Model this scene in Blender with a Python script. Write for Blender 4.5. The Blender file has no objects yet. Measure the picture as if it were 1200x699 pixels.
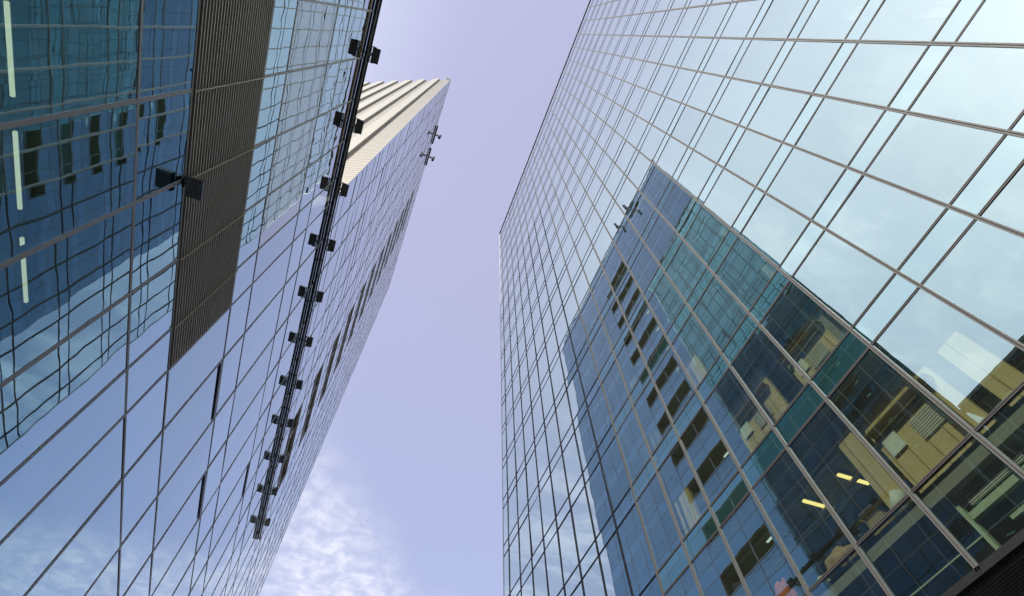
import bpy, bmesh, math, random
from mathutils import Vector, Matrix, Quaternion

random.seed(11)
S = bpy.context.scene
COL = S.collection
rad = math.radians

# ------------------------------------------------------------------ camera
CAM = Vector((0.0, 0.0, 1.6))
R_ = Vector((0.93464074, -0.35463289, -0.02611882))
U_ = Vector((-0.30273753, -0.8320965, 0.46472078))
F_ = Vector((0.18653865, 0.42643983, 0.88507198))
cam = bpy.data.cameras.new('camera')
cam.sensor_width = 36.0
cam.lens = 17.8168
cam.clip_start = 0.05
cam.clip_end = 6000
camo = bpy.data.objects.new('camera', cam)
COL.objects.link(camo)
camo.matrix_world = Matrix(((R_.x, U_.x, -F_.x, CAM.x), (R_.y, U_.y, -F_.y, CAM.y), (R_.z, U_.z, -F_.z, CAM.z), (0, 0, 0, 1)))
S.camera = camo
FPX = 593.9
def proj(p):
    d = Vector(p) - CAM
    z = d.dot(F_)
    if z < 0.2: return None
    return (600 + FPX * d.dot(R_) / z, 349.5 - FPX * d.dot(U_) / z)

# ------------------------------------------------------------------ world, sun, exposure
SUN = Vector((-14.32, -6.5, 13.25)).normalized()
SUN_EL = math.asin(SUN.z)
SUN_AZ = math.atan2(SUN.x, SUN.y)
W = bpy.data.worlds.new("World")
S.world = W
W.use_nodes = True
nt = W.node_tree
for n in list(nt.nodes): nt.nodes.remove(n)
def N(t, **kw):
    n = nt.nodes.new(t)
    for k, v in kw.items(): setattr(n, k, v)
    return n
def link(a, b): nt.links.new(a, b)
def wmath(op, a, b=None, clamp=False):
    n = N('ShaderNodeMath', operation=op, use_clamp=clamp)
    for i, v in enumerate((a, b)):
        if v is None: continue
        if isinstance(v, (int, float)): n.inputs[i].default_value = v
        else: link(v, n.inputs[i])
    return n.outputs[0]
tc = N('ShaderNodeTexCoord')
sky = N('ShaderNodeTexSky', sky_type='NISHITA', sun_disc=False)
sky.sun_elevation = SUN_EL
sky.sun_rotation = SUN_AZ % (2 * math.pi)
sky.altitude = 50
sky.air_density = 1.0
sky.dust_density = 1.2
sky.ozone_density = 2.5
SKY_STRENGTH = 0.15
tint = N('ShaderNodeMix', data_type='RGBA', blend_type='MULTIPLY')
tint.inputs[0].default_value = 1.0
link(sky.outputs[0], tint.inputs[6])
tint.inputs[7].default_value = (1.04, 0.98, 1.0, 1)
haze = N('ShaderNodeMix', data_type='RGBA')
haze.inputs[0].default_value = 0.6
link(tint.outputs[2], haze.inputs[6])


sep = N('ShaderNodeSeparateXYZ'); link(tc.outputs['Generated'], sep.inputs[0])
zc = wmath('MAXIMUM', sep.outputs[2], 0.12)
px = wmath('DIVIDE', sep.outputs[0], zc)
py = wmath('DIVIDE', sep.outputs[1], zc)
cmb = N('ShaderNodeCombineXYZ'); link(px, cmb.inputs[0]); link(py, cmb.inputs[1])
n1 = N('ShaderNodeTexNoise'); n1.inputs['Scale'].default_value = 17.0; n1.inputs['Detail'].default_value = 9; n1.inputs['Roughness'].default_value = 0.62
n1.inputs['Distortion'].default_value = 0.25
link(cmb.outputs[0], n1.inputs['Vector'])
n2 = N('ShaderNodeTexNoise'); n2.inputs['Scale'].default_value = 2.2; n2.inputs['Detail'].default_value = 3
link(cmb.outputs[0], n2.inputs['Vector'])
def smooth(v, a, b):
    n = N('ShaderNodeMapRange', interpolation_type='SMOOTHSTEP')
    link(v, n.inputs[0]); n.inputs[1].default_value = a; n.inputs[2].default_value = b
    return n.outputs[0]
q = wmath('SUBTRACT', wmath('ADD', wmath('SUBTRACT', py, wmath('MULTIPLY', px, 1.35)), wmath('MULTIPLY', n2.outputs[0], 0.30)), 1.30)
left_bank = wmath('MULTIPLY', smooth(q, -0.12, 0.30), smooth(px, -0.26, -0.04))
low_bank = wmath('MULTIPLY', smooth(py, 1.50, 1.75), wmath('MULTIPLY', smooth(px, -0.26, -0.04), 0.8))
cw = N('ShaderNodeMapping'); cw.inputs['Scale'].default_value = (1.1, 3.2, 1); cw.inputs['Rotation'].default_value = (0, 0, .5)
link(cmb.outputs[0], cw.inputs['Vector'])
n3 = N('ShaderNodeTexNoise'); n3.inputs['Scale'].default_value = 2.6; n3.inputs['Detail'].default_value = 8; n3.inputs['Roughness'].default_value = .6; n3.inputs['Distortion'].default_value = .6
link(cw.outputs[0], n3.inputs['Vector'])
west = wmath('MULTIPLY', wmath('MULTIPLY', smooth(wmath('MULTIPLY', px, -1.0), 0.25, 0.9), smooth(n3.outputs[0], .44, .72)), 0.4)
area = wmath('MAXIMUM', left_bank, low_bank)
puff = smooth(n1.outputs[0], 0.32, 0.80)
mask = wmath('MULTIPLY', area, wmath('ADD', wmath('MULTIPLY', puff, 0.62), 0.16))
cl = N('ShaderNodeMix', data_type='RGBA')
link(mask, cl.inputs[0]); link(haze.outputs[2], cl.inputs[6]); cl.inputs[7].default_value = (5.1, 5.1, 5.5, 1)
hz = N('ShaderNodeMix', data_type='RGBA')
link(wmath('MULTIPLY', smooth(wmath('MULTIPLY', px, -1.0), 0.02, 0.6), wmath('SUBTRACT', 1.0, wmath('MULTIPLY', smooth(py, 0.1, 1.0), 0.85))), hz.inputs[0])
hl = N('ShaderNodeMix', data_type='RGBA')
link(smooth(py, 0.1, 1.4), hl.inputs[0]); hl.inputs[6].default_value = (3.40, 3.22, 4.35, 1); hl.inputs[7].default_value = (2.95, 3.1, 4.45, 1)
link(hl.outputs[2], hz.inputs[6]); hz.inputs[7].default_value = (6.6, 7.1, 7.3, 1)
link(hz.outputs[2], haze.inputs[7])
c2 = N('ShaderNodeMix', data_type='RGBA')
link(west, c2.inputs[0]); link(cl.outputs[2], c2.inputs[6]); c2.inputs[7].default_value = (9.0, 9.0, 9.0, 1)
bg = N('ShaderNodeBackground'); bg.inputs[1].default_value = SKY_STRENGTH
link(c2.outputs[2], bg.inputs[0])
wo = N('ShaderNodeOutputWorld'); link(bg.outputs[0], wo.inputs[0])

sl = bpy.data.lights.new('sun', 'SUN')
sl.energy = 3.6
sl.angle = rad(0.53)
sl.color = (1.0, 0.94, 0.84)
so = bpy.data.objects.new('sun', sl)
COL.objects.link(so)
so.rotation_euler = (-SUN).to_track_quat('-Z', 'Y').to_euler()
so.location = SUN * 150

S.view_settings.view_transform = 'Standard'
S.view_settings.look = 'None'
S.view_settings.gamma = 1
S.view_settings.exposure = 0.53
S.view_settings.use_curve_mapping = False
S.cycles.max_bounces = 14
S.cycles.glossy_bounces = 9
S.cycles.transmission_bounces = 8
S.cycles.transparent_max_bounces = 24
S.cycles.diffuse_bounces = 3
S.cycles.caustics_reflective = False
S.cycles.caustics_refractive = False

# ------------------------------------------------------------------ materials
class Mat:
    def __init__(s, name):
        s.m = bpy.data.materials.new(name); s.m.use_nodes = True
        s.t = s.m.node_tree
        for n in list(s.t.nodes): s.t.nodes.remove(n)
        s.out = s.t.nodes.new('ShaderNodeOutputMaterial')
    def n(s, typ, **kw):
        x = s.t.nodes.new(typ)
        for k, v in kw.items(): setattr(x, k, v)
        return x
    def l(s, a, b): s.t.links.new(a, b)
    def math(s, op, a, b=None):
        x = s.n('ShaderNodeMath', operation=op)
        for i, v in enumerate((a, b)):
            if v is None: continue
            if isinstance(v, (int, float)): x.inputs[i].default_value = v
            else: s.l(v, x.inputs[i])
        return x.outputs[0]
    def noise(s, scale, detail=3, rough=.5, stretch=None):
        g = s.n('ShaderNodeNewGeometry')
        v = g.outputs['Position']
        if stretch:
            mp = s.n('ShaderNodeMapping'); mp.inputs['Scale'].default_value = stretch
            s.l(v, mp.inputs['Vector']); v = mp.outputs[0]
        x = s.n('ShaderNodeTexNoise'); x.inputs['Scale'].default_value = scale
        x.inputs['Detail'].default_value = detail; x.inputs['Roughness'].default_value = rough
        s.l(v, x.inputs['Vector'])
        return x

def solid(name, col, rough=.5, metal=0., var=.12, scale=3., stretch=None, spec=.5):
    M = Mat(name)
    b = M.n('ShaderNodeBsdfPrincipled')
    no = M.noise(scale, 5, .6, stretch)
    mix = M.n('ShaderNodeMix', data_type='RGBA')
    M.l(no.outputs[0], mix.inputs[0])
    mix.inputs[6].default_value = tuple(c * (1 - var) for c in col) + (1,)
    mix.inputs[7].default_value = tuple(min(1, c * (1 + var)) for c in col) + (1,)
    M.l(mix.outputs[2], b.inputs['Base Color'])
    b.inputs['Metallic'].default_value = metal
    b.inputs['Specular IOR Level'].default_value = spec
    rr = M.n('ShaderNodeMapRange'); M.l(no.outputs[0], rr.inputs[0])
    rr.inputs[3].default_value = max(.03, rough - .08); rr.inputs[4].default_value = min(1, rough + .08)
    M.l(rr.outputs[0], b.inputs['Roughness'])
    M.l(b.outputs[0], M.out.inputs[0])
    return M.m

def glass(name, r0, power, refl, trans, wave, opaque=None, rough=0.0, dust=0.02):
    """coated facade glass: mirror coat over a tinted see-through body (or over an opaque back coat)"""
    M = Mat(name)
    geo = M.n('ShaderNodeNewGeometry')
    # slightly uneven rolled / heat-treated glass
    def wavy(scale, amp, stretch=None):
        no = M.noise(scale, 1.5, .5, stretch)
        sub = M.n('ShaderNodeVectorMath', operation='SUBTRACT'); M.l(no.outputs['Color'], sub.inputs[0]); sub.inputs[1].default_value = (.5, .5, .5)
        sc = M.n('ShaderNodeVectorMath', operation='SCALE'); M.l(sub.outputs[0], sc.inputs[0]); sc.inputs['Scale'].default_value = amp
        return sc.outputs[0]
    a = M.n('ShaderNodeVectorMath', operation='ADD'); M.l(wavy(.55, wave), a.inputs[0]); M.l(wavy(2.6, wave * .6), a.inputs[1])
    ad = M.n('ShaderNodeVectorMath', operation='ADD'); M.l(geo.outputs['Normal'], ad.inputs[0]); M.l(a.outputs[0], ad.inputs[1])
    nm = M.n('ShaderNodeVectorMath', operation='NORMALIZE'); M.l(ad.outputs[0], nm.inputs[0])
    gl = M.n('ShaderNodeBsdfGlossy'); gl.inputs['Roughness'].default_value = rough; gl.inputs['Color'].default_value = refl + (1,)
    M.l(nm.outputs[0], gl.inputs['Normal'])
    lw = M.n('ShaderNodeLayerWeight'); lw.inputs['Blend'].default_value = .5
    oi = M.n('ShaderNodeObjectInfo')
    vr = M.n('ShaderNodeMapRange'); M.l(oi.outputs['Random'], vr.inputs[0]); vr.inputs[3].default_value = .93; vr.inputs[4].default_value = 1.0
    sm = M.noise(.9, 5, .65, (1, 1, .3))
    sr = M.n('ShaderNodeMapRange'); M.l(sm.outputs[0], sr.inputs[0]); sr.inputs[1].default_value = .3; sr.inputs[2].default_value = .7; sr.inputs[3].default_value = .95; sr.inputs[4].default_value = 1.0
    cm = M.n('ShaderNodeMix', data_type='RGBA'); M.l(M.math('POWER', lw.outputs['Facing'], 1.5), cm.inputs[0])
    cm.inputs[6].default_value = refl + (1,); cm.inputs[7].default_value = (1, 1, 1, 1)
    cv = M.n('ShaderNodeVectorMath', operation='SCALE'); M.l(cm.outputs[2], cv.inputs[0]); M.l(M.math('MULTIPLY', vr.outputs[0], sr.outputs[0]), cv.inputs['Scale'])
    M.l(cv.outputs[0], gl.inputs['Color'])
    fac = M.math('ADD', M.math('MULTIPLY', M.math('POWER', lw.outputs['Facing'], power), 1 - r0), r0)
    df = M.n('ShaderNodeBsdfDiffuse')
    if opaque:
        no = M.noise(.4, 3); mx = M.n('ShaderNodeMix', data_type='RGBA'); M.l(no.outputs[0], mx.inputs[0])
        mx.inputs[6].default_value = tuple(c * .85 for c in opaque) + (1,); mx.inputs[7].default_value = tuple(c * 1.15 for c in opaque) + (1,)
        M.l(mx.outputs[2], df.inputs['Color'])
        body = df.outputs[0]
    else:
        tr = M.n('ShaderNodeBsdfTransparent'); tr.inputs['Color'].default_value = trans + (1,)
        df.inputs['Color'].default_value = (.62, .66, .62, 1)
        dn = M.noise(1.3, 5, .7, (1, 1, .35))
        dm = M.n('ShaderNodeMixShader'); M.l(M.math('MULTIPLY', dn.outputs[0], dust * 2), dm.inputs[0])
        M.l(tr.outputs[0], dm.inputs[1]); M.l(df.outputs[0], dm.inputs[2])
        body = dm.outputs[0]
    mix = M.n('ShaderNodeMixShader'); M.l(fac, mix.inputs[0]); M.l(body, mix.inputs[1]); M.l(gl.outputs[0], mix.inputs[2])
    if opaque:
        M.l(mix.outputs[0], M.out.inputs[0])
    else:
        # the inner face of the same pane adds no second coat
        clear = M.n('ShaderNodeBsdfTransparent')
        m2 = M.n('ShaderNodeMixShader'); M.l(geo.outputs['Backfacing'], m2.inputs[0]); M.l(mix.outputs[0], m2.inputs[1]); M.l(clear.outputs[0], m2.inputs[2])
        M.l(m2.outputs[0], M.out.inputs[0])
    return M.m

def emit(name, col, s):
    M = Mat(name); e = M.n('ShaderNodeEmission'); e.inputs[0].default_value = col + (1,); e.inputs[1].default_value = s
    M.l(e.outputs[0], M.out.inputs[0]); return M.m

m_gR = glass('clear_blue_glass', .43, 1.5, (.72, .95, .97), (.82, .93, .80), .0050)
m_sR = glass('spandrel_glass', .46, 1.5, (.72, .95, .97), None, .0050, opaque=(.025, .075, .075))
m_gL = glass('blue_coated_glass', .32, 1.5, (.36, .77, 1.0), (.78, .88, .80), .0080)
m_sL = glass('blue_spandrel_glass', .38, 1.5, (.36, .77, 1.0), None, .0080, opaque=(.02, .075, .115))
m_fL = glass('fritted_pale_glass', .10, 1.8, (.62, .86, 1.0), None, .0080, opaque=(.92, .96, .88))
m_alu = solid('bronze_aluminium', (.13, .128, .125), .6, 0, .10, 6, (1, 1, .15), .3)
m_aluD = solid('dark_aluminium', (.075, .07, .07), .55, 0, .10, 6, None, .3)
m_groove = solid('black_gasket', (.02, .02, .02), .8, 0, .1)
m_aluL = solid('grey_aluminium', (.72, .70, .68), .5, 0, .12, 5, None, .4)
m_louv = solid('brown_grey_louvre', (.80, .72, .60), .5, 0, .16, 2.5, (.3, .3, 3))
m_strip = solid('brass_strip', (.55, .50, .34), .5, .2, .08, 4)
m_black = solid('black_powder_coat', (.02, .02, .021), .4, 0, .2, 8)
m_zinc = solid('zinc_conduit', (.55, .55, .53), .4, .5, .12, 8)
m_lens = solid('lamp_lens', (.26, .28, .28), .15, 0, .1, 20)
m_rib = solid('cream_metal_cladding', (.40, .385, .34), .6, 0, .05, 1.2, (1, 1, .3))
m_recess = solid('grey_cream_cladding', (.40, .38, .33), .65, 0, .06, 1.2, (1, 1, .3))
m_joint = solid('cladding_joint', (.17, .16, .14), .7, 0, .1)
m_slab = solid('floor_concrete', (.34, .33, .30), .9, 0, .12, 1.5)
m_ceil = solid('ceiling_board', (.36, .40, .32), .9, 0, .08, 1.0)
m_ceilT = solid('tan_ceiling', (.76, .46, .22), .8, 0, .08, 1.0)
m_core = solid('dim_core_wall', (.13, .22, .18), .9, 0, .2, .6)
m_tan = solid('tan_partition', (.74, .57, .30), .85, 0, .07, 1.2)
m_blind = solid('pale_blind', (.90, .93, .88), .9, 0, .05, 1.5, (1, 1, 4))
m_green = solid('pale_green_steel', (.55, .66, .50), .6, 0, .06)
m_roof = solid('roof_gravel', (.30, .29, .27), .95, 0, .2, 6)
m_pave = solid('granite_paving', (.30, .295, .285), .85, 0, .2, 1.8)
m_road = solid('asphalt', (.05, .05, .052), .9, 0, .25, 3)
m_loggia = solid('olive_loggia_lining', (.36, .33, .19), .9, 0, .15, 1)
m_tube = emit('tube_light', (.86, 1.0, .74), .75)
m_tubeW = emit('warm_tube_light', (1.0, .80, .28), 1.6)

# ------------------------------------------------------------------ mesh helpers
class MB:
    def __init__(s): s.v = []; s.f = []
    def hexa(s, c):
        i = len(s.v); s.v += [tuple(p) for p in c]
        s.f += [tuple(i + k for k in q) for q in ((0, 3, 2, 1), (4, 5, 6, 7), (0, 1, 5, 4), (1, 2, 6, 5), (2, 3, 7, 6), (3, 0, 4, 7))]
        return s
    def box(s, x0, x1, y0, y1, z0, z1):
        return s.hexa([(x0, y0, z0), (x1, y0, z0), (x1, y1, z0), (x0, y1, z0), (x0, y0, z1), (x1, y0, z1), (x1, y1, z1), (x0, y1, z1)])
    def obox(s, o, ax, ay, az):
        """box from corner o spanned by three vectors"""
        o = Vector(o)
        return s.hexa([o, o + ax, o + ax + ay, o + ay, o + az, o + ax + az, o + ax + ay + az, o + ay + az])
    def cbox(s, c, hx, hy, hz, rot=None):
        pts = []
        for dz in (-1, 1):
            for dx, dy in ((-1, -1), (1, -1), (1, 1), (-1, 1)):
                p = Vector((dx * hx, dy * hy, dz * hz))
                if rot is not None: p = rot @ p
                pts.append(Vector(c) + p)
        return s.hexa(pts)
    def tube(s, a, b, r, r2=None, n=12):
        a = Vector(a); b = Vector(b); r2 = r if r2 is None else r2
        qd = (b - a).to_track_quat('Z', 'Y'); i = len(s.v)
        for p, rr in ((a, r), (b, r2)):
            for k in range(n):
                t = 2 * math.pi * k / n
                s.v.append(tuple(p + qd @ Vector((rr * math.cos(t), rr * math.sin(t), 0))))
        for k in range(n): s.f.append((i + k, i + (k + 1) % n, i + n + (k + 1) % n, i + n + k))
        s.f.append(tuple(i + n - 1 - k for k in range(n))); s.f.append(tuple(i + n + k for k in range(n)))
        return s
    def build(s, name, mat, parent=None, bevel=0, smooth=False):
        me = bpy.data.meshes.new(name); me.from_pydata(s.v, [], s.f); me.update()
        if bevel or smooth:
            bm = bmesh.new(); bm.from_mesh(me)
            if bevel: bmesh.ops.bevel(bm, geom=bm.edges[:], offset=bevel, segments=2, affect='EDGES', profile=.6)
            if smooth:
                for f in bm.faces: f.smooth = True
            bm.to_mesh(me); bm.free()
        me.materials.append(mat)
        o = bpy.data.objects.new(name, me); COL.objects.link(o)
        if parent is not None: o.parent = parent
        return o

def tag(o, label=None, cat=None, group=None, kind=None):
    if label: o['label'] = label
    if cat: o['category'] = cat
    if group: o['group'] = group
    if kind: o['kind'] = kind
    return o
def thing(name, label, cat, loc=(0, 0, 0), group=None):
    o = bpy.data.objects.new(name, None); COL.objects.link(o); o.location = loc
    o.empty_display_size = .3
    return tag(o, label, cat, group)

def pane_box(mb, x, out, y0, y1, z0, z1, tilt, th=.024):
    """one pane in a facade plane at x (out = -1 or +1 outward), set a hair out of true"""
    ty = random.gauss(0, tilt) * (y1 - y0) / 2; tz = random.gauss(0, tilt) * (z1 - z0) / 2
    base = abs(tilt) * 2
    def f(sy, sz): return x + out * (sy * ty + sz * tz)
    c = [(f(-1, -1), y0, z0), (f(1, -1), y1, z0), (f(1, 1), y1, z1), (f(-1, 1), y0, z1)]
    i = len(mb.v)
    mb.v += c + [(p[0] - out * th, p[1], p[2]) for p in c]
    F = ((0, 1, 2, 3), (7, 6, 5, 4), (0, 4, 5, 1), (1, 5, 6, 2), (2, 6, 7, 3), (3, 7, 4, 0))
    if out < 0: F = tuple(tuple(reversed(q)) for q in F)
    mb.f += [tuple(i + k for k in q) for q in F]

def area2d(x, y0, y1, z0, z1):
    P = [proj((x, a, b)) for a, b in ((y0, z0), (y1, z0), (y1, z1), (y0, z1))]
    if any(p is None for p in P): return 0
    cx = [min(max(p[0], 0), 1200) for p in P]; cy = [min(max(p[1], 0), 699) for p in P]
    return abs(sum(cx[i] * cy[(i + 1) % 4] - cx[(i + 1) % 4] * cy[i] for i in range(4))) / 2

def glaze(parent, cells, x, out, name, mat, tilt, limit=100):
    cells = sorted(cells, key=lambda c: -area2d(x, *c))
    rest = MB()
    for k, c in enumerate(cells):
        if k < limit - 1 or len(cells) <= limit:
            mb = MB(); pane_box(mb, x, out, *c, tilt); mb.build(name, mat, parent)
        else: pane_box(rest, x, out, *c, tilt)
    if rest.v: tag(rest.build(name, mat, parent), kind='stuff')

# ------------------------------------------------------------------ ground
g = MB().box(-700, 700, -700, 700, -.5, 0).build('ground', m_pave); tag(g, kind='structure')
r = MB().box(2.0, 8.6, -600, 600, 0, .004).build('road', m_road); tag(r, kind='structure')
for nm, x0, x1 in (('kerb', 1.85, 2.0), ('kerb', 8.6, 8.75)):
    k = MB().box(x0, x1, -600, 600, 0, .12).build(nm, m_slab, None, .01); tag(k, kind='structure')

# ------------------------------------------------------------------ right office block
XR = 10.722
RTOP = 82.3
RY0, RY1 = -33.1, 28.24
rb = thing('office_block', 'tall glass office block mirroring the other tower, on the right', 'building', (XR, 0, 0))
def P(mb, name, mat, parent, **kw):          # build in world space, then parent with the offset undone
    o = mb.build(name, mat, None, **kw); o.parent = parent; o.location = -Vector(parent.location); return o
_build = MB.build
def build_in(s, name, mat, parent=None, bevel=0, smooth=False):
    o = _build(s, name, mat, None, bevel, smooth)
    if parent is not None:
        o.parent = parent; base = Vector(parent.location)
        if parent.parent: base = Vector((0, 0, 0)); p = parent
        o.matrix_parent_inverse = Matrix.Identity(4)
        off = Vector((0, 0, 0)); p = parent
        while p is not None: off += Vector(p.location); p = p.parent
        o.location = -off
    return o
MB.build = build_in

MP = 1.7237
ys = [6.56 + MP * j for j in range(-23, 13)] + [RY1]
rows_w = [(7.07, 8.68), (8.68, 11.66)] + [(12.43 + 3.752 * k, 15.412 + 3.752 * k) for k in range(18)]
rows_s = [(0, 0)] + [(11.66 + 3.752 * k, 12.43 + 3.752 * k) for k in range(19)] + [(79.966, RTOP)]
rows_w = [q for q in rows_w if q[1] < 79.5]
wcells = [(a, b, z0, z1) for a, b in zip(ys, ys[1:]) for z0, z1 in rows_w]
scells = [(a, b, z0, z1) for a, b in zip(ys, ys[1:]) for z0, z1 in rows_s[1:]]
glaze(rb, wcells, XR, -1, 'window', m_gR, .0027)
glaze(rb, scells, XR, -1, 'spandrel_panel', m_sR, .0022)
for y in ys[:-1]:
    mb = MB()
    for a, b in ((-.046, -.010), (.010, .046)): mb.box(XR - .03, XR + .09, y + a, y + b, 7.0, RTOP)
    m = mb.build('mullion', m_alu, rb)
    MB().box(XR - .012, XR + .08, y - .0098, y + .0098, 7.0, RTOP - .01).build('gasket', m_groove, m)
for z in sorted({8.68} | {q[0] for q in rows_s[1:]} | {q[1] for q in rows_s[1:-1]}):
    mb = MB().box(XR - .018, XR + .07, RY0, RY1 - .05, z - .033, z - .008).box(XR - .018, XR + .07, RY0, RY1 - .05, z + .008, z + .033)
    m = mb.build('transom', m_aluD, rb)
    MB().box(XR - .008, XR + .06, RY0, RY1 - .06, z - .0078, z + .0078).build('gasket', m_groove, m)
MB().box(XR - .015, XR + .25, RY1 - .05, RY1 + .05, 0, RTOP + .02).build('corner_trim', m_aluL, rb)
MB().box(XR - .09, XR + .6, RY0, RY1 + .1, RTOP, RTOP + .18).build('parapet', m_aluD, rb)
MB().box(XR + .25, XR + 26, RY1 - .25, RY1, 0, RTOP - .01).build('end_wall', m_sR, rb)
MB().box(XR + .02, XR + 26, RY0 - .3, RY0 - .02, 0, RTOP - .01).build('end_wall', m_sR, rb)
MB().box(XR + .61, XR + 26, RY0, RY1 - .3, RTOP - .3, RTOP - .05).build('roof', m_roof, rb)
MB().box(XR + 7.0, XR + 7.3, RY0, RY1 - .3, 7.3, RTOP - .4).build('core_wall', m_core, rb)
for z0, z1 in [(q[0], q[1]) for q in rows_s[1:-1]]:
    s = MB().box(XR + .12, XR + 7.0, RY0, RY1 - .3, z0 + .16, z1 - .05).build('floor_slab', m_slab, rb)
    MB().box(XR + .16, XR + 6.9, RY0, RY1 - .35, z0 + .08, z0 + .155).build('ceiling', m_ceil, s)
MB().box(XR + .12, XR + 7.0, RY0, RY1 - .3, 8.3, 8.62).build('floor_slab', m_slab, rb)
# tan partitions standing just behind the lower windows, caught by the sun
m_tanD = solid('brown_batten', (.40, .29, .15), .8, 0, .1, 3)
for y0, y1, z0, z1, d in ((1.9, 2.5, 8.63, 11.6, .75), (2.9, 5.0, 8.63, 11.6, .75), (5.2, 5.7, 8.63, 11.6, .6), (3.7, 5.5, 12.39, 15.4, .95), (6.2, 8.2, 12.39, 15.4, .75), (11.4, 12.3, 12.39, 15.4, .8), (8.0, 8.9, 16.15, 19.1, .7), (-4.6, -2.0, 8.63, 11.6, .9), (-9.6, -6.2, 12.39, 15.4, .9)):
    pt = MB().box(XR + d, XR + d + .14, y0, y1, z0, z1).build('partition', m_tan, rb)
    mb = MB(); y = y0 + .32
    while y < y1 - .1:
        mb.box(XR + d - .022, XR + d, y, y + .025, z0 + .02, z1 - .02); y += .42
    tag(mb.build('batten', m_tanD, pt), kind='stuff')
    if y1 - y0 > 1:
        mb = MB()
        for k in range(9): mb.box(XR + d - .05, XR + d - .024, y0 + .5, y0 + 1.2, z0 + 1.1 + .06 * k, z0 + 1.13 + .06 * k)
        mb.build('grille', m_aluL, pt)
        MB().box(XR + d - .06, XR + d - .023, y1 - .55, y1 - .15, z0 + 1.3, z0 + 1.75).build('notice_board', m_blind, pt)
        MB().box(XR + d - .30, XR + d - .023, y0 + .06, y1 - .06, z0 + 1.95, z0 + 1.98).build('shelf', m_tanD, pt)
for k in range(7):
    y = 3.35 + 8.6 * (k - 3)
    for z0, z1 in rows_w[1:6]:
        MB().box(XR + .9, XR + 1.15, y, y + .45, z0 - .05, z1 + .06).build('column', m_slab, rb)
MB().box(XR + 1.3, XR + 1.4, RY0, RY1 - .3, 7.07, 8.3).build('plant_wall', m_core, rb)
mb = MB()
for i in range(11): mb.box(XR + .34 + .001, XR + .40, 2.95, 4.25, 8.02 + .045 * i, 8.038 + .045 * i)
gr = mb.build('grille', m_aluL, rb)
MB().box(XR + .42, XR + .44, 2.9, 4.3, 7.98, 8.56).build('grille_back', m_black, gr)
for y0, y1, z0, z1 in ((2.75, 4.4, 7.80, 7.93), (2.2, 3.9, 7.42, 7.49), (4.42, 4.5, 7.2, 8.55)):
    MB().box(XR + .3, XR + .42, y0, y1, z0, z1).build('ledge', m_green, rb)
for z in (7.62, 8.2):
    MB().box(XR + .5, XR + .53, RY0, RY1 - .4, z, z + .025).build('pipe', m_green, rb)
for x0, y0, z in ((11.5, 6.0, 11.5), (11.3, 7.5, 11.5), (11.6, 9.4, 11.5), (11.5, 8.9, 15.25), (11.4, 10.2, 15.25), (11.5, 1.0, 15.25), (11.6, 13.2, 15.25), (11.5, 9.6, 19.0)):
    mb = MB()
    mb.box(x0, x0 + 1.3, y0, y0 + .025, z, z + .04).box(x0, x0 + 1.3, y0 + .18, y0 + .205, z, z + .04).box(x0, x0 + .025, y0 + .0255, y0 + .1795, z, z + .04).box(x0 + 1.275, x0 + 1.3, y0 + .0255, y0 + .1795, z, z + .04)
    mb.build('ceiling_track', m_tan, rb)
for z in (11.56, 15.31, 19.06):
    for x in (11.9, 13.0, 14.3): MB().tube((x, RY0 + .5, z - .12), (x, RY1 - .6, z - .12), .07).build('pipe', m_zinc, rb)
# base: beam, soffit with louvres, recessed dark shop front
MB().box(XR - .03, XR + .12, RY0, RY1, 6.93, 7.065).build('base_beam', m_black, rb)
mb = MB()
for i in range(30):
    x = XR + .2 + i * .10
    mb.box(x, x + .045, RY0, RY1 - .3, 6.90, 7.0)
mb.build('soffit_louvre', m_rib, rb)
MB().box(XR + .13, XR + 7, RY0, RY1 - .3, 7.03, 7.06).build('soffit', m_black, rb)
MB().box(XR + 3.4, XR + 3.6, RY0, RY1 - .3, 0, 6.85).build('shop_front', m_sR, rb)
for k in range(8):
    y = -30 + 8.0 * k
    MB().box(XR + .35, XR + .95, y, y + .6, 0, 6.85).build('pillar', m_slab, rb)

# ------------------------------------------------------------------ left tower and its low wing
XL = -3.6
TY0, TY1, TTOP = 7.0, 38.0, 70.56
lowz = [4.2, 5.3, 7.89, 9.05, 11.42, 12.52, 15.2, 16.38, 19.0]
tw = thing('office_tower', 'slender glass tower with a cream ribbed side wall, on the left', 'building', (XL, TY0, 0))
tb = [(1.5, 4.2), (5.3, 7.89), (9.05, 11.42), (12.52, 15.2), (16.38, 19.0)] + [(20.08 + 3.68 * k, 22.72 + 3.68 * k) for k in range(14)]
tsp = [(.1, 1.5), (4.2, 5.3), (7.89, 9.05), (11.42, 12.52), (15.2, 16.38), (19.0, 20.08)] + [(22.72 + 3.68 * k, 23.76 + 3.68 * k) for k in range(13)]
ty = [7.0, 8.46] + [8.46 + 1.8463 * k for k in range(1, 16)] + [TY1]
LG0, LG1 = ty[7], ty[10]                      # the stacked loggias
loggia_rows = list(range(5, 17))
def in_log(a, b): return a >= LG0 - .01 and b <= LG1 + .01
wc = []; lc = []
for a, b in zip(ty, ty[1:]):
    for i, (z0, z1) in enumerate(tb):
        if i in loggia_rows and in_log(a, b): wc.append((a, b, z0, z1 - 1.5)); lc.append((a, b, z0, z1))
        else: wc.append((a, b, z0, z1))
glaze(tw, wc, XL, 1, 'window', m_gL, .0022)
glaze(tw, [(a, b, z0, z1) for a, b in zip(ty, ty[1:]) for z0, z1 in tsp], XL, 1, 'spandrel_panel', m_sL, .0030)
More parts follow.
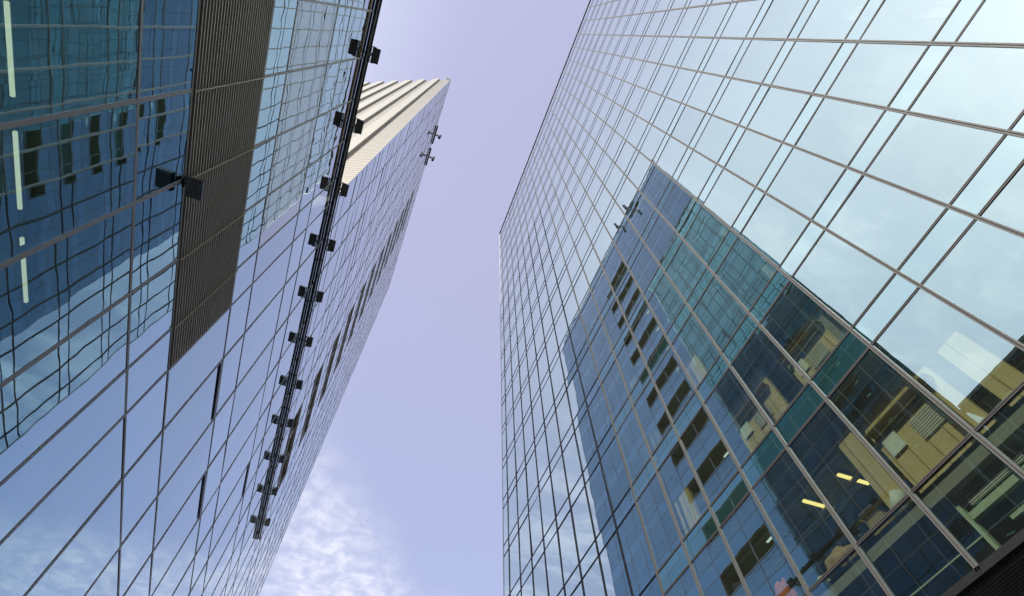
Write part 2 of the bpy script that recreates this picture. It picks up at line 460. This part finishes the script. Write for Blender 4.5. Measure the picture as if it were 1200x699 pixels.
for i, y in enumerate(ty):
    if i == 0 or i == len(ty) - 1: continue
    if LG0 + .1 < y < LG1 - .1:
        segs = [(0, 22.72 - 1.5)] + [(22.72 + 3.68 * k, 22.72 + 3.68 * (k + 1) - 1.5) for k in range(11)] + [(22.72 + 3.68 * 11, TTOP)]
    else: segs = [(0, TTOP)]
    for z0, z1 in segs: MB().box(XL - .10, XL + .014, y - .024, y + .024, z0, z1).build('mullion', m_aluL, tw)
for z in sorted({v for q in tb for v in q} - {TTOP, .1}):
    if z > TTOP - .1: continue
    MB().box(XL - .09, XL + .010, TY0 + .05, TY1 - .06, z - .02, z + .02).build('transom', m_aluL, tw)
for k in range(14):
    z = 20.08 + 3.68 * k + .88
    MB().box(XL - .05, XL + .007, TY0 + .05, TY1 - .06, z - .014, z + .014).build('transom', m_aluL, tw)
MB().box(XL - .3, XL + .012, TY1 - .06, TY1 + .03, 0, TTOP).build('corner_trim', m_aluL, tw)
MB().box(XL - .5, XL + .02, TY0, TY1 + .04, TTOP, TTOP + .12).build('parapet', m_aluL, tw)
for i in loggia_rows:
    z1 = tb[i][1]; z0 = z1 - 1.5
    mb = MB()
    mb.box(XL - 2.3, XL - 2.1, LG0, LG1, z0 - .2, z1)                       # back wall
    mb.box(XL - 2.1, XL - .1, LG0, LG0 + .08, z0 - .2, z1).box(XL - 2.1, XL - .1, LG1 - .08, LG1, z0 - .2, z1)
    mb.box(XL - 2.1, XL - .1, LG0 + .08, LG1 - .08, z1 - .06, z1)
    lg = mb.build('loggia', m_loggia, tw)
    MB().box(XL - .1, XL + .04, LG0, LG1, z0 - .05, z0 + .01).build('handrail', m_zinc, lg)
    for y in (ty[8], ty[9]): MB().box(XL - .12, XL - .06, y - .03, y + .03, z0 + .01, z1 - .06).build('post', m_zinc, lg)
    MB().obox((XL - .95, LG1 - .75, z0 + .02), Vector((.06, 0, 0)), Vector((.5, .55, 0)), Vector((-.2, 0, 1.0))).build('screen', m_blind, lg)
    MB().box(XL - 1.3, XL - 1.12, LG0 + .7, LG0 + 1.5, z1 - .1, z1 - .065).build('downlight', m_tube, lg)
for z0, z1 in tsp[1:]:
    for ya, yb in ((TY0 + .4, LG0 - .02), (LG0 + .0, LG1), (LG1 + .02, TY1 - .3)):
        xi, zi, zj = XL - 6.0, z0 + .14, z1 - .05
        y2 = ya + (2.4 if ya == TY0 + .4 else 0)
        MB().hexa([(xi, y2 + .1, zi), (XL - .14, ya + .1, zi), (XL - .14, yb, zi), (xi, yb, zi), (xi, y2 + .1, zj), (XL - .14, ya + .1, zj), (XL - .14, yb, zj), (xi, yb, zj)]).build('floor_slab', m_ceil, tw)
MB().box(XL - 6.4, XL - 6.0, TY0 + 3, TY1 - .3, 0, TTOP - .3).build('core_wall', m_core, tw)
# ribbed side wall: runs back from the sharp corner at 67 degrees to the glass
dR = Vector((-.9185, .3954, 0)); nR = Vector((-.3954, -.9185, 0)); Z = Vector((0, 0, 1))
A = Vector((XL, TY0, 0))
LW = 19.0
sw = MB().obox(A + dR * .35 - nR * .3, dR * (LW - .3), nR * .3, Z * (TTOP - .05)).build('side_wall', m_recess, tw)
mj = MB()
for k in range(150):
    z = 18 + .35 * k
    mj.obox(A + dR * .12 + Z * z + nR * .0, dR * (LW - .3), nR * .006, Z * .03)
tag(mj.build('panel_joint', m_joint, sw), kind='stuff')
u = 1.4
while u < LW - 1:
    MB().obox(A + dR * u + nR * .007, dR * .80, nR * .17, Z * (TTOP + .3)).build('rib', m_rib, tw)
    u += 1.745
MB().obox(A + dR * .06 - nR * .04, dR * .29, nR * .04, Z * TTOP).build('corner_trim', m_rib, tw)
C1 = A + dR * LW
MB().hexa([(XL - .5, TY0 + .6, TTOP - .5), (C1.x + .3, C1.y + .4, TTOP - .5), (C1.x + .3, TY1, TTOP - .5), (XL - .5, TY1, TTOP - .5),
           (XL - .5, TY0 + .6, TTOP - .2), (C1.x + .3, C1.y + .4, TTOP - .2), (C1.x + .3, TY1, TTOP - .2), (XL - .5, TY1, TTOP - .2)]).build('roof', m_roof, tw)
MB().box(C1.x - .1, C1.x + .25, C1.y, TY1, 0, TTOP - .06).build('rear_wall', m_rib, tw)
MB().box(C1.x + .25, XL - .3, TY1 - .25, TY1, 0, TTOP - .06).build('end_wall', m_sL, tw)
# top-hung vents left ajar: black strips stand in for shade in the gaps
for y0, y1, z in ((ty[1], ty[2], 11.40), (ty[3], ty[4], 11.40), (ty[5], ty[6], 15.18)):
    v = MB().hexa([(XL + .012, y0 + .06, z - .15), (XL + .032, y0 + .06, z - .15), (XL + .032, y1 - .06, z - .15), (XL + .012, y1 - .06, z - .15),
                   (XL + .012, y0 + .06, z - .04), (XL + .026, y0 + .06, z - .04), (XL + .026, y1 - .06, z - .04), (XL + .012, y1 - .06, z - .04)]).build('vent_shade', m_black, tw)

for y0, y1, z0, z1 in ((7.1, 8.4, 9.9, 11.3), (8.55, 10.25, 9.3, 11.3), (8.55, 10.25, 6.4, 7.8), (10.4, 12.1, 13.2, 15.1), (7.1, 8.4, 6.9, 7.8), (12.3, 13.9, 9.7, 11.3)):
    MB().box(XL - .40, XL - .37, y0, y1, z0, z1).build('blind', m_blind, tw)
# low wing
lw_ = thing('glass_wing', 'lower glass wing with brown louvre strip and dark rail along its roof edge', 'building', (XL, 0, 0))
WY0 = -32.6
wy = [2.11 - 1.32 * k for k in range(26, 0, -1)] + [2.11, 3.40, 4.75, 6.08, TY0]
LV0 = wy[18]                                   # louvre strip starts here
wrows = [(1.5, 4.2), (5.3, 7.89), (9.05, 11.42), (12.52, 15.2), (16.38, 19.0)]
wsp = [(.1, 1.5), (4.2, 5.3), (7.89, 9.05), (11.42, 12.52), (15.2, 16.38), (19.0, 19.25)]
frit = [(a, b, 12.52, 15.2) for a, b in zip(wy, wy[1:]) if .7 < a < 6.0]
cw = [(a, b, z0, z1) for a, b in zip(wy, wy[1:]) for z0, z1 in wrows if not (z0 == 9.05 and a >= LV0 - .01) and (a, b, z0, z1) not in frit]
glaze(lw_, frit, XL, 1, 'fritted_pane', m_fL, .0020)
glaze(lw_, cw, XL, 1, 'window', m_gL, .0020)
glaze(lw_, [(a, b, z0, z1) for a, b in zip(wy, wy[1:]) for z0, z1 in wsp], XL, 1, 'spandrel_panel', m_sL, .0020)
for y in wy:
    mb = MB()
    if y >= LV0 - .01 and y < TY0 - .1: mb.box(XL - .1, XL + .009, y - .025, y + .025, 0, 9.05).box(XL - .1, XL + .009, y - .025, y + .025, 11.42, 19.2)
    elif y > TY0 - .1: mb.box(XL - .1, XL + .009, y - .025, y + .025, 0, 19.2)
    else: mb.box(XL - .1, XL + .009, y - .025, y + .025, 0, 19.2)
    m = mb.build('mullion', m_aluL, lw_)
    if LV0 - .01 <= y < TY0 - .1:
        MB().box(XL + .0, XL + .046, y - .008, y + .008, 9.06, 11.41).build('strip', m_strip, m)
for z in lowz:
    MB().box(XL - .09, XL + .007, WY0, TY0 - .05, z - .022, z + .022).build('transom', m_aluL, lw_)
mb = MB()
n = 28; ph = (11.42 - 9.05 - .08) / n
for i in range(n):
    z = 9.09 + ph * i
    mb.hexa([(XL - .075, LV0 + .02, z + .035), (XL + .03, LV0 + .02, z), (XL + .03, TY0 - .06, z), (XL - .075, TY0 - .06, z + .035),
             (XL - .075, LV0 + .02, z + .050), (XL + .03, LV0 + .02, z + .024), (XL + .03, TY0 - .06, z + .024), (XL - .075, TY0 - .06, z + .050)])
lv = mb.build('louvre', m_louv, lw_)
MB().box(XL - .14, XL - .1, LV0, TY0 - .05, 9.06, 11.41).build('louvre_back', m_louv, lv)
MB().box(XL - .5, XL + .05, WY0, TY0 - .06, 19.25, 19.4).build('parapet', m_aluL, lw_)
MB().hexa([(-22, WY0, 18.3), (XL - .5, WY0, 18.3), (XL - .5, TY0, 18.3), (-22, TY0 + 7, 18.3), (-22, WY0, 18.6), (XL - .5, WY0, 18.6), (XL - .5, TY0, 18.6), (-22, TY0 + 7, 18.6)]).build('roof', m_roof, lw_)
for z0, z1 in wsp[1:5]:
    s = MB().box(XL - 7, XL - .14, WY0, TY0 - .1, z0 + .16, z1 - .06).build('floor_slab', m_slab, lw_)
    MB().box(XL - 6.9, XL - .18, WY0, TY0 - .1, z0 + .08, z0 + .155).build('ceiling', m_ceil, s)
MB().box(XL - 6.9, XL - .18, WY0, TY0 - .1, 18.98, 19.1).build('ceiling', m_ceilT, lw_)
MB().box(XL - 7.2, XL - 6.9, WY0, TY0 - .1, 0, 18.2).build('core_wall', m_core, lw_)
for a, b in zip(wy[14:-1], wy[15:]):
    if b <= 6.2: MB().box(XL - .10, XL - .07, a + .05, b - .05, 12.58, 15.12).build('blind', m_blind, lw_)
MB().box(XL - 1.75, XL - 1.6, 6.25, 6.40, 5.2, 7.9).build('column', m_blind, lw_)

MB().tube((XL - .16, 4.42, 5.35), (XL - .16, 4.42, 7.42), .045).build('pipe', m_blind, lw_)
MB().box(XL - .09, XL - .06, 4.80, 4.90, 5.35, 7.45).build('pipe', m_blind, lw_)
MB().box(XL - 1.75, XL - 1.6, 2.2, 2.28, 5.2, 7.85).build('pipe', m_blind, lw_)
# ------------------------------------------------------------------ light rail and floodlights
RZ = 18.93
rl = thing('light_rail', 'long black twin rail with a pale conduit along the roof edge of the wing', 'rail', (XL + .06, 12, RZ))
MB().tube((XL + .045, -4, RZ), (XL + .045, 25.6, RZ), .036).build('rail_tube', m_black, rl)
MB().tube((XL + .148, -4, RZ + .0), (XL + .148, 25.6, RZ + .0), .030).build('rail_tube', m_black, rl)
MB().tube((XL + .098, -4, RZ - .02), (XL + .098, 25.55, RZ - .02), .016).build('conduit', m_zinc, rl)
y = -3.6
while y < 25.5:
    MB().box(XL + .016, XL + .16, y - .025, y + .025, RZ + .03, RZ + .075).build('bracket', m_black, rl)
    y += 1.8463
ORD = ['lowest', 'second', 'third', 'fourth', 'fifth', 'sixth', 'seventh', 'eighth', 'ninth', 'tenth', 'eleventh']
def floodlight(name, x, y, z, label, group, s=1.0, tilt=0.0, first=None):
    """black box floodlight on a short yoke, lens facing down along the facade"""
    if first is not None:
        r = first.copy(); COL.objects.link(r); r.location = (x, y, z); r['label'] = label
        for ch in list(first.children):
            c = ch.copy(); COL.objects.link(c); c.parent = r
            for gch in ch.children:
                d = gch.copy(); COL.objects.link(d); d.parent = c
        return r
    t = thing(name, label, 'floodlight', (0, 0, 0), group)
    h = MB().cbox((.16 * s, 0, -.02), .13 * s, .25 * s, .055 * s).build('housing', m_black, t, .012)
    mb = MB()
    for i in range(7): mb.cbox((.16 * s, (-.195 + .065 * i) * s, .055 * s), .11 * s, .006 * s, .03 * s)
    mb.build('cooling_fin', m_black, h)
    MB().cbox((.16 * s, 0, -.078 * s), .11 * s, .22 * s, .006).build('lens', m_lens, h)
    mb = MB().cbox((-.03 * s, 0, -.04 * s), .05 * s, .05 * s, .03 * s).cbox((-.015 * s, .0, -.05 * s), .016, .26 * s, .022)
    mb.cbox((.04 * s, .262 * s, -.03), .10 * s, .010, .030).cbox((.04 * s, -.262 * s, -.03), .10 * s, .010, .030)
    mb.build('yoke', m_zinc, t)
    MB().tube((-.12 * s, -.05 * s, .05), (.03 * s, .03 * s, .0), .009, n=8).build('cable', m_zinc, t)
    t.location = (x, y, z)
    return t
lampy = [24.13, 21.85, 19.65, 17.4, 15.19, 12.94, 10.78, 8.56, 6.38, 4.15, 1.93]
first = None
for i, yy in enumerate(lampy):
    if i < 10:
        lab = ('black floodlight nearest the lower end of the long rail' if i == 0 else
               'black floodlight, %s from the lower end of the long rail' % ORD[i])
    else: lab = 'black floodlight nearest the upper edge of the photo on the long rail'
    f = floodlight('floodlight', XL + .205, yy, RZ - .02, lab, 'floodlights along the black rail', s=.88, first=first)
    first = first or f
# the single floodlight beside the louvre
sf = thing('wall_floodlight', 'single black floodlight with a grid lens on an arm beside the brown louvre', 'floodlight', (XL, 3.4, 8.98))
h = MB().cbox((XL + .20, 3.44, 8.95), .11, .14, .05).build('housing', m_black, sf, .012)
mb = MB()
for i in range(9): mb.cbox((XL + .20, 3.44 - .12 + .03 * i, 8.892), .097, .0035, .004)
for i in range(7): mb.cbox((XL + .20 - .09 + .03 * i, 3.44, 8.892), .0035, .12, .004)
mb.build('lens_grid', m_zinc, h)
MB().cbox((XL + .20, 3.44, 8.899), .10, .125, .003).build('lens', m_lens, h)
MB().tube((XL + .02, 3.40, 8.99), (XL + .1, 3.43, 8.99), .022).cbox((XL + .04, 3.4, 8.99), .02, .07, .05).build('arm', m_black, sf)
MB().tube((XL + .05, 3.36, 9.0), (XL + .12, 3.36, 8.95), .01, n=8).build('cable', m_zinc, sf)
# two lamps on short rails at the very top of the tower
for i, (yy, lab) in enumerate(((14.0, 'small lamp on a short rail at the tower roof edge, nearer the sharp corner'), (17.0, 'small lamp on a short rail at the tower roof edge, farther from the sharp corner'))):
    t = thing('roof_edge_lamp', lab, 'lamp', (XL + .1, yy, 70.2), 'lamps at the tower roof edge')
    MB().tube((XL + .12, yy - 1.15, 70.2), (XL + .12, yy + 1.25, 70.2), .09).build('short_rail', m_black, t)
    MB().tube((XL + .06, yy, 70.2), (XL + .70, yy, 70.1), .115).build('arm', m_aluL, t)
    MB().tube((XL + .78, yy, 69.1), (XL + .78, yy, 70.7), .17, .17, 16).build('lamp_head', m_black, t, .04)

# ------------------------------------------------------------------ things seen through the glass
TL = [(-4.82, 1.52, 7.76), (-4.82, 2.9, 7.76), (-4.82, 4.28, 7.76), (-4.6, 1.4, 18.9), (-4.6, 3.3, 18.9), (-4.6, 5.2, 18.9)]
LBL = ['middle of the upper pair of tube lights seen through the glass at far left', 'tube light behind the far left glass, beside the louvre floodlight height',
       'shortest looking tube light behind the far left glass, lowest in its row', 
       'white tube light under the tan top floor ceiling, nearest the camera', 'white tube light under the tan top floor ceiling, middle one', 'white tube light under the tan top floor ceiling, next to the tower']
LBL[0] = 'uppermost visible tube light behind the far left glass'
LBL[1] = 'middle visible tube light behind the far left glass'
LBL[2] = 'lowest visible tube light behind the far left glass'
for (x, y, z), lab in zip(TL, LBL):
    t = thing('tube_light', lab, 'ceiling light', (x, y, z), 'tube lights on the wing ceilings')
    MB().box(x - .02, x + .02, y, y + 1.0, z + .035, z + .085).build('fixture', m_aluL, t)
    MB().box(x - .015, x + .015, y + .01, y + .99, z, z + .034).build('tube', m_tube, t)
for (x, y, lab) in ((12.6, 6.9, 'warm yellow strip light in the lower right window, nearer the partition'), (12.3, 8.1, 'warm yellow strip light in the lower right window, nearer the orange drape')):
    t = thing('strip_light', lab, 'ceiling light', (x, y, 11.5), 'warm strip lights')
    MB().box(x, x + 1.1, y - .06, y + .06, 11.60, 11.66).build('fixture', m_aluL, t)
    MB().box(x + .02, x + 1.08, y - .045, y + .045, 11.55, 11.599).build('tube', m_tubeW, t)

for y0, y1, ks in ((ty[0] + .1, ty[2], (3, 4, 5)), (ty[1], ty[3], (4, 6)), (ty[3], ty[5], (7, 8)), (ty[5], ty[6], (5, 6)), (ty[11], ty[12], (4, 9)), (ty[2], ty[4], (10,))):
    for k in ks:
        z0 = 20.08 + 3.68 * k
        MB().box(XL - .22, XL - .19, y0 + .08, y1 - .08, z0 + .06, z0 + 2.6).build('blind', m_blind, tw)
# things standing on the floor behind the lower right windows
m_paper = solid('white_paper', (.80, .82, .76), .8, 0, .06, 9)
m_card = solid('cardboard', (.46, .34, .16), .9, 0, .1, 7)
m_orange = solid('orange_cloth', (.75, .20, .05), .9, 0, .15, 9)
m_pink = solid('pink_cloth', (.70, .34, .30), .9, 0, .15, 9)
m_yellow = solid('yellow_cloth', (.72, .58, .10), .9, 0, .12, 9)
m_tancl = solid('tan_cloth', (.55, .38, .22), .9, 0, .15, 9)
FZ = 8.622
# paper roll: a leaning hollow roll
mb = MB(); a = Vector((XR + .28, 5.45, FZ + .07)); b = Vector((XR + .42, 5.25, FZ + .52)); qd = (b - a).to_track_quat('Z', 'Y'); n = 20
for p, rr in ((a, .15), (b, .15), (b, .05), (a, .05)):
    for k in range(n):
        t = 2 * math.pi * k / n; mb.v.append(tuple(p + qd @ Vector((rr * math.cos(t), rr * math.sin(t), 0))))
for ring in range(4):
    for k in range(n):
        mb.f.append((ring * n + k, ring * n + (k + 1) % n, ((ring + 1) % 4) * n + (k + 1) % n, ((ring + 1) % 4) * n + k))
tag(mb.build('paper_roll', m_paper, None, 0, True), 'white paper roll leaning beside a brown box behind the lower right window', 'roll')
t = thing('cardboard_box', 'brown cardboard box with open flaps beside the white roll', 'box', (XR + .3, 5.9, FZ))
mb = MB(); bx = XR + .14
mb.box(bx, bx + .42, 5.68, 5.70, FZ, FZ + .34).box(bx, bx + .42, 6.10, 6.12, FZ, FZ + .34).box(bx, bx + .02, 5.70, 6.10, FZ, FZ + .34).box(bx + .40, bx + .42, 5.70, 6.10, FZ, FZ + .34).box(bx + .02, bx + .4, 5.7, 6.1, FZ, FZ + .02)
mb.build('carton', m_card, t)
MB().obox((bx, 5.70, FZ + .342), Vector((-.12, 0, .14)), Vector((0, .40, 0)), Vector((.01, 0, .012))).build('flap', m_card, t)
MB().obox((bx, 6.12, FZ + .342), Vector((.42, 0, 0)), Vector((0, .10, .16)), Vector((0, -.012, .01))).build('flap', m_card, t)
def heap(name, label, cat, x, y, w, d, h, mat, seed):
    rnd = random.Random(seed); bm = bmesh.new(); bmesh.ops.create_icosphere(bm, subdivisions=4, radius=1)
    ph = [(rnd.uniform(-3, 3), rnd.uniform(-3, 3), rnd.uniform(-3, 3), rnd.uniform(0, 6)) for _ in range(9)]
    for v in bm.verts:
        k = 1 + sum(.07 * math.sin(a * 2 * v.co.x + b * 2 * v.co.y + c * 2 * v.co.z + d_) for a, b, c, d_ in ph)
        v.co = Vector((v.co.x * w * k / 2, v.co.y * d * k / 2, max(0, (v.co.z * k * .55 + .45)) * h))
    for f in bm.faces: f.smooth = True
    me = bpy.data.meshes.new(name); bm.to_mesh(me); bm.free(); me.materials.append(mat)
    o = bpy.data.objects.new(name, me); COL.objects.link(o); o.location = (x, y, FZ)
    return tag(o, label, cat)
heap('drape', 'orange drape bundled behind the lower right window near the photo bottom', 'cloth', XR + .32, 9.15, .42, .5, .95, m_orange, 1)
heap('drape', 'pink drape bundled beside the orange one behind the window', 'cloth', XR + .36, 9.85, .4, .6, .7, m_pink, 2)
heap('dust_sheet', 'tan dust sheet heaped on the floor left of the cardboard box', 'cloth', XR + .34, 7.35, .46, .8, .52, m_tancl, 3)
heap('dust_sheet', 'small yellow cloth heap in front of the tan dust sheet', 'cloth', XR + .24, 7.95, .3, .35, .26, m_yellow, 4)
# dark swivel chair
t = thing('swivel_chair', 'black swivel chair with a round back between the box and the tan heap', 'chair', (XR + .75, 6.75, FZ))
c = Vector((XR + .75, 6.75, FZ))
MB().tube(c + Vector((0, 0, .44)), c + Vector((0, 0, .52)), .25, .27, 20).build('seat', m_black, t, .015)
MB().tube(c + Vector((-.22, 0, .85)), c + Vector((-.27, 0, .87)), .27, .26, 24).build('backrest', m_black, t, .012)
MB().tube(c + Vector((-.2, 0, .46)), c + Vector((-.25, 0, .8)), .025).build('back_post', m_black, t)
MB().tube(c + Vector((0, 0, .08)), c + Vector((0, 0, .45)), .03).build('column', m_zinc, t)
for k in range(5):
    w = Vector((math.cos(k * 1.2566), math.sin(k * 1.2566), 0))
    MB().tube(c + w * .03 + Vector((0, 0, .1)), c + w * .30 + Vector((0, 0, .06)), .022, .015).tube(c + w * .30 + Vector((0, 0, 0)), c + w * .30 + Vector((0, 0, .06)), .025).build('leg', m_black, t)
